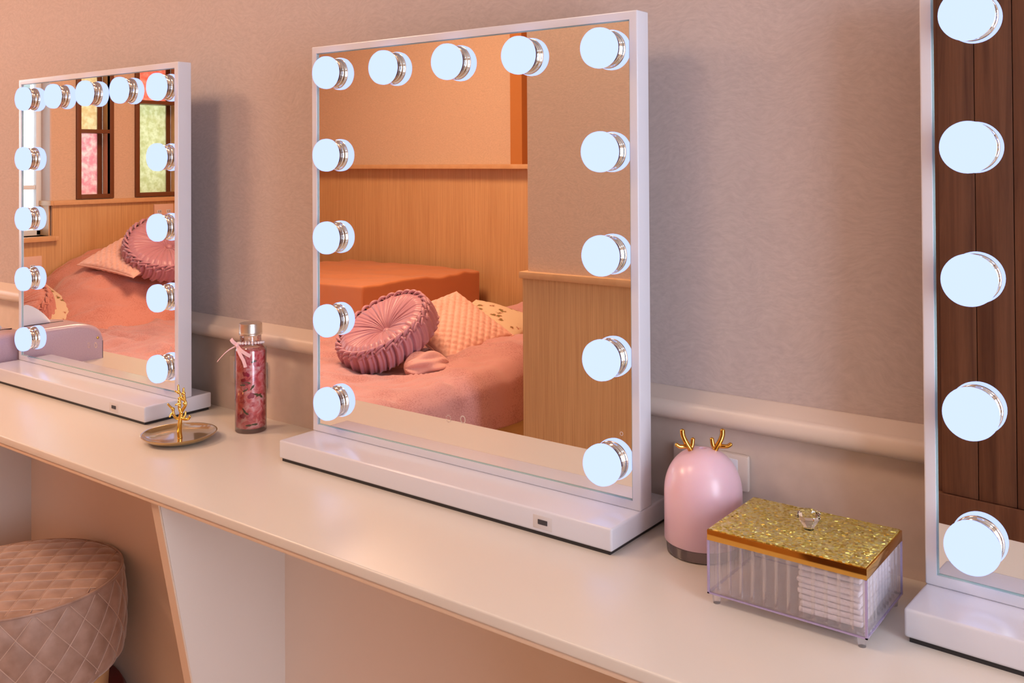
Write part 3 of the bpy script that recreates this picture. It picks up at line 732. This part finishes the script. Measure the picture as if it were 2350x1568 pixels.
def cover(u, v):
    # parameter runs over the top and over the two visible edges down to the hem
    U = u*((x1b-x0b)+.15); Vv = v*((y1b-y0b)+.15)
    x = x0b+U; y = y0b+Vv; dz = 0
    ox = max(0, U-(x1b-x0b-rr)); oy = max(0, Vv-(y1b-y0b-rr))
    def fold(o):
        a = o/rr
        if a < PI/2: return rr*math.sin(a), rr*(1-math.cos(a))
        return rr, rr+(o-rr*PI/2)
    fx, dx_ = fold(ox); fy, dy_ = fold(oy)
    if ox > 0: x = x1b-rr+fx
    if oy > 0: y = y1b-rr+fy
    zt = bedtop(min(x, x1b-.02), min(y, y1b-.02)); d = max(dx_, dy_)
    k = min(1, d/.12)
    z = zt-d*( (zt-(BZ-.150))/.15 if d > 0 else 0)
    off = .012*math.sin(x*13+y*17)*k+.010*nz(x, y, 5, 3)*k
    if ox > rr: x += abs(off)*.8+.004
    if oy > rr: y += abs(off)*.8+.004
    return Vector((x, y, max(z, BZ-.155)))
grid(bm, cover, 220, 170)
dv = obj('duvet', bm, MT['salmon'], None, True, 180); dv.location = (0,0,CT)
md = dv.modifiers.new('thickness', 'SOLIDIFY'); md.thickness = .008; md.offset = 1
tag(dv, 'large salmon pink bed cover spread over the platform bed, hanging over its side', 'bed cover')

# orange covered block (folded mattress in a fitted cover)
t = thing('floor_mattress', 'thick orange covered mattress block lying on the bed against the back wall', 'mattress', (-2.75,-2.595,-.262))
bm = BM(); LXb, LYb, LZb = .90, .76, .192
box(bm, 0, LXb, 0, LYb, 0, LZb, .010, 3)
bmesh.ops.subdivide_edges(bm, edges=[e for e in bm.edges if e.calc_length() > .1], cuts=28, use_grid_fill=True)
for v in bm.verts:
    x, y, z = v.co
    if z > LZb*.5: v.co.z += .008*nz(x, y*2.5+x, 3, 2)*min(1, z/LZb)+.006*(1-abs(nz(x*2+y, y*3, 3, 4))*2)*(z/LZb)-.003
    if y > LYb*.6: v.co.y += .006*nz(x*5, z*1.5, 3, 7)
    if x > LXb*.6: v.co.x += .003*nz(y*3, z*2, 3, 8)
obj('fitted_cover', bm, MT['orange'], t, True, 60)
bm = BM()
tube(bm, [(LXb+.001,LYb-.003+.004,z/1000) for z in range(6, int(LZb*1000)-8, 12)], .0016, 6)
obj('corner_seam', bm, MT['orange'], t)

# duvet heaped along the left wall
bm = BM()
hx0, hx1, hy0, hy1 = XL+.035, -2.78, -2.56, -1.19
def heap(u, v):
    x = hx0+(hx1-hx0)*u; y = hy0+(hy1-hy0)*v
    top = -.02+.115*math.exp(-((y+1.90)/.27)**2)-.13*max(0, (y+1.50)/.31)**1.2
    if y > -1.50: top -= .02*((y+1.5)/.3)
    cx = (1-((u-.12)/.88)**2.3) if u > .12 else 1
    e = (max(0, cx)**.85)*min(1, ((1-v)*9)**.5)*min(1, (v*12+.2)**.5)
    z = BZ+.005+(top-BZ)*e
    z += (.022*nz(x*1.2+y, y-x*.4, 4, 11)+.012*(1-3*abs(nz(x+y*.5, x*.6-y*.2, 7, 13)))+.006*(1-4*abs(nz(x*1.5+y, x*.3-y*.6, 13, 31))))*min(1, e*1.4)
    return Vector((x+.02*nz(x, y, 3, 17)*e, y+.02*nz(x, y, 3, 19)*e, z))
V = grid(bm, heap, 110, 170)
border = [r[0] for r in V]+V[-1][1:]+[r[-1] for r in V[::-1]][1:]+V[0][::-1][1:-1]
low = [bm.verts.new((v.co.x, v.co.y, BZ-.012)) for v in border]
for i in range(len(border)): bm.faces.new((border[i], border[(i+1)%len(border)], low[(i+1)%len(border)], low[i]))
hp = obj('duvet', bm, MT['salmon2'], None, True, 180); hp.location = (0,0,CT)
tag(hp, 'coral pink duvet heaped along the wood panel below the stained glass', 'duvet')

# cushions
def frame_from(c, ax, ay):
    ax = Vector(ax).normalized(); az = ax.cross(Vector(ay)).normalized(); ay2 = az.cross(ax)
    return Matrix(((ax.x, ay2.x, az.x, c[0]), (ax.y, ay2.y, az.y, c[1]), (ax.z, ay2.z, az.z, c[2]+CT), (0,0,0,1)))
def square_cushion(name, label, m, c, ax, ay, sx, sy, th, q=0, pipe=None, group=None):
    root = bpy.data.objects.new(name, None); C.objects.link(root); root.matrix_world = frame_from(c, ax, ay)
    tag(root, label, 'cushion', group)
    bm = BM(); n = 72
    def side(s):
        def fn(u, v):
            a, b = 2*u-1, 2*v-1
            pin = 1-.10*(1-abs(a)**3)*abs(b)**4-0
            e = ((1-abs(a)**2.2)*(1-abs(b)**2.2))
            z = th*.5*max(0, e)**.42
            X = a*sx/2*(1-.07*(1-b*b)*abs(a)**3); Y = b*sy/2*(1-.07*(1-a*a)*abs(b)**3)
            if q: z += .0095*(quilt(X, Y, q)-1)*min(1, e*5)
            z += .004*nz(X, Y, 9, 3+s)*min(1, e*3)
            return Vector((X, Y, s*z))
        return fn
    grid(bm, side(1), n, n); grid(bm, side(-1), n, n)
    cs = obj('cushion_cover', bm, m, root, True, 75)
    bm = BM(); pts = []
    for k in range(4):
        for i in range(16):
            s = -1+2*i/16; a, b = ((s,-1),(1,s),(-s,1),(-1,-s))[k]
            pts.append((a*sx/2*(1-.07*(1-b*b)*abs(a)**3), b*sy/2*(1-.07*(1-a*a)*abs(b)**3), 0))
    pts.append(pts[0]); tube(bm, pts, .0028, 6); obj('piping', bm, pipe or m, cs)
    return root
def round_cushion(label, c, nrm, r, th, spin=0, m=None, group=None, updir=(0,0,1)):
    nrm = Vector(nrm).normalized(); a = Vector(updir).cross(nrm).normalized()
    root = bpy.data.objects.new('round_cushion', None); C.objects.link(root); root.matrix_world = frame_from(c, a, nrm.cross(a))
    tag(root, label, 'cushion', group)
    bm = BM(); np_ = 40; m = m or MT['mauve']
    def face(s):
        def fn(u, v):
            a = 2*PI*u; rr = r*.90*v
            z = th*.5*(.30+.80*math.sin(min(1, v*1.02)*PI/2)**1.2)-.012*max(0, v-.85)/.15
            w = (a*np_/2+.6*math.sin(a*3)+v*1.1)/PI; cr = abs((w % 1)-.5)*2
            z += (.0070+.0030*math.sin(math.floor(w)*2.4))*(1-cr**3)*min(1, v*3)*(1-.45*v)
            z -= .022*math.exp(-(v/.13)**2)
            return Vector((rr*math.cos(a), rr*math.sin(a), s*z))
        return fn
    grid(bm, face(1), 480, 26, True); grid(bm, face(-1), 240, 16, True)
    o1 = obj('pleated_face', bm, m, root, True, 180)
    bm = BM(); nk = 30
    def side(u, v):
        a = 2*PI*u; s = -1+2*v                          # round side with knotted smocking at both edges
        lean = .10*math.sin(PI*v)+.0
        ph = (a+.16*v+.05*math.sin(PI*v)+.02*math.sin(a*5))*nk
        edge = math.exp(-((abs(s)-.88)/.16)**2)
        pl = abs(math.sin(ph/2))                       # sharp valleys between the pleats
        rr = r*(.955+.045*math.cos(s*PI/2)**.6 if abs(s) < 1 else .955)
        rr += .017*(pl**.45-.8)*(1-.5*edge)+.011*edge*math.sin(ph+2.4*s)+.004*math.sin(ph*2+a*3)-.010*abs(s)**6*r/.18
        z = s*th*.5*.98+.006*edge*math.sin(ph*1.0+1.1)*(1 if s > 0 else -1)
        return Vector((rr*math.cos(a), rr*math.sin(a), z))
    grid(bm, side, 480, 26, True)
    obj('gathered_side', bm, m, root, True, 180)
    # smocking loops round the rim of the face
    bm = BM()
    for k in range(nk):
        for s in (1,):
            a0 = 2*PI*k/nk
            pts = []
            for i in range(7):
                w = i/6; a = a0+(w-.2)*2*PI/nk*1.15; rr = r*(.875+.085*w)+.004*math.sin(PI*w); z = s*(th*.5-.002+.008*math.sin(PI*w)-.004*w)
                pts.append((rr*math.cos(a), rr*math.sin(a), z))
            tube(bm, spline(pts, 2), [.0056*(.55+.6*math.sin(PI*i/12)) for i in range(13)], 8)
            ppts = [(p[0]*1.035, p[1]*1.035, p[2]-.013-.006*math.sin(k*1.7)) for p in pts[2:]]
            tube(bm, [Vector(p) for p in ppts[::-1]], .0045, 8)
    obj('smocking', bm, m, root, True, 180)
    bm = BM(); lathe(bm, [(0,.012),(.008,.011),(.013,.006),(.0145,0),(0,-.002)], 32); b = obj('button', bm, m, root); b.location = (0,0,th*.5*.30-.010)
    return root
round_cushion('round mauve pleated cushion lying tilted in front of the orange block', (-1.375,-1.500,-.158), (-.10,.53,.85), .182, .095)
square_cushion('square_cushion', 'peach quilted cushion leaning behind the mauve round cushion, near the bed edge', MT['quiltpink'], (-1.335,-1.805,-.175), (.045,-.31,.06), (-.25,-.06,.13), .33, .33, .10, .034)
square_cushion('floral_cushion', 'beige floral cushion behind the peach quilted one, in front of the back wall', MT['floral'], (-1.35,-2.06,-.200), (-.05,-.27,.05), (-.25,-.05,.07), .32, .32, .08)
round_cushion('round mauve pleated cushion lying on the heaped coral duvet', (-2.895,-1.665,.055), nrm=(.48,.30,.80), r=.198, th=.09)
square_cushion('square_cushion', 'peach quilted cushion under the round one on the heaped duvet', MT['quiltpink'], (-3.03,-1.575,.030), (.33,-.069,-.041), (-.049,-.311,.128), .35, .35, .085, .034)
round_cushion('round coral pleated cushion on the bed, at the lower left of the leftmost mirror', (-3.13,-1.065,-.180), nrm=(.25,.35,.85), r=.165, th=.09, m=MT['salmon2'])
square_cushion('floral_cushion', 'beige floral cushion under the round coral cushion, nearest the bright window', MT['floral'], (-3.10,-1.13,-.183), (-.33,-1,.25), (-.43,1,.30), .36, .36, .08)
# bunched blanket between the cushions
bm = BM()
def blk(u, v):
    a = 2*PI*u; L1 = -1+2*v; e = math.sqrt(max(0, 1-L1**2))
    r0 = .050*e*(1+.16*math.sin(a*5+L1*3)+.10*math.sin(a*9-2*L1))
    return Vector((.080*L1, r0*1.0*math.cos(a), .8*r0*math.sin(a)))
grid(bm, blk, 120, 40, True)
o = obj('blanket', bm, fabric('blush_plush', (.60,.28,.25), (.70,.38,.34), 500), None, True, 180)
o.matrix_world = frame_from((-1.16,-1.47,-.245), (.25,-.45,.0), (-.4,-.3,.3))
tag(o, 'small bunched blush blanket between the mauve round cushion and the peach cushion', 'blanket')
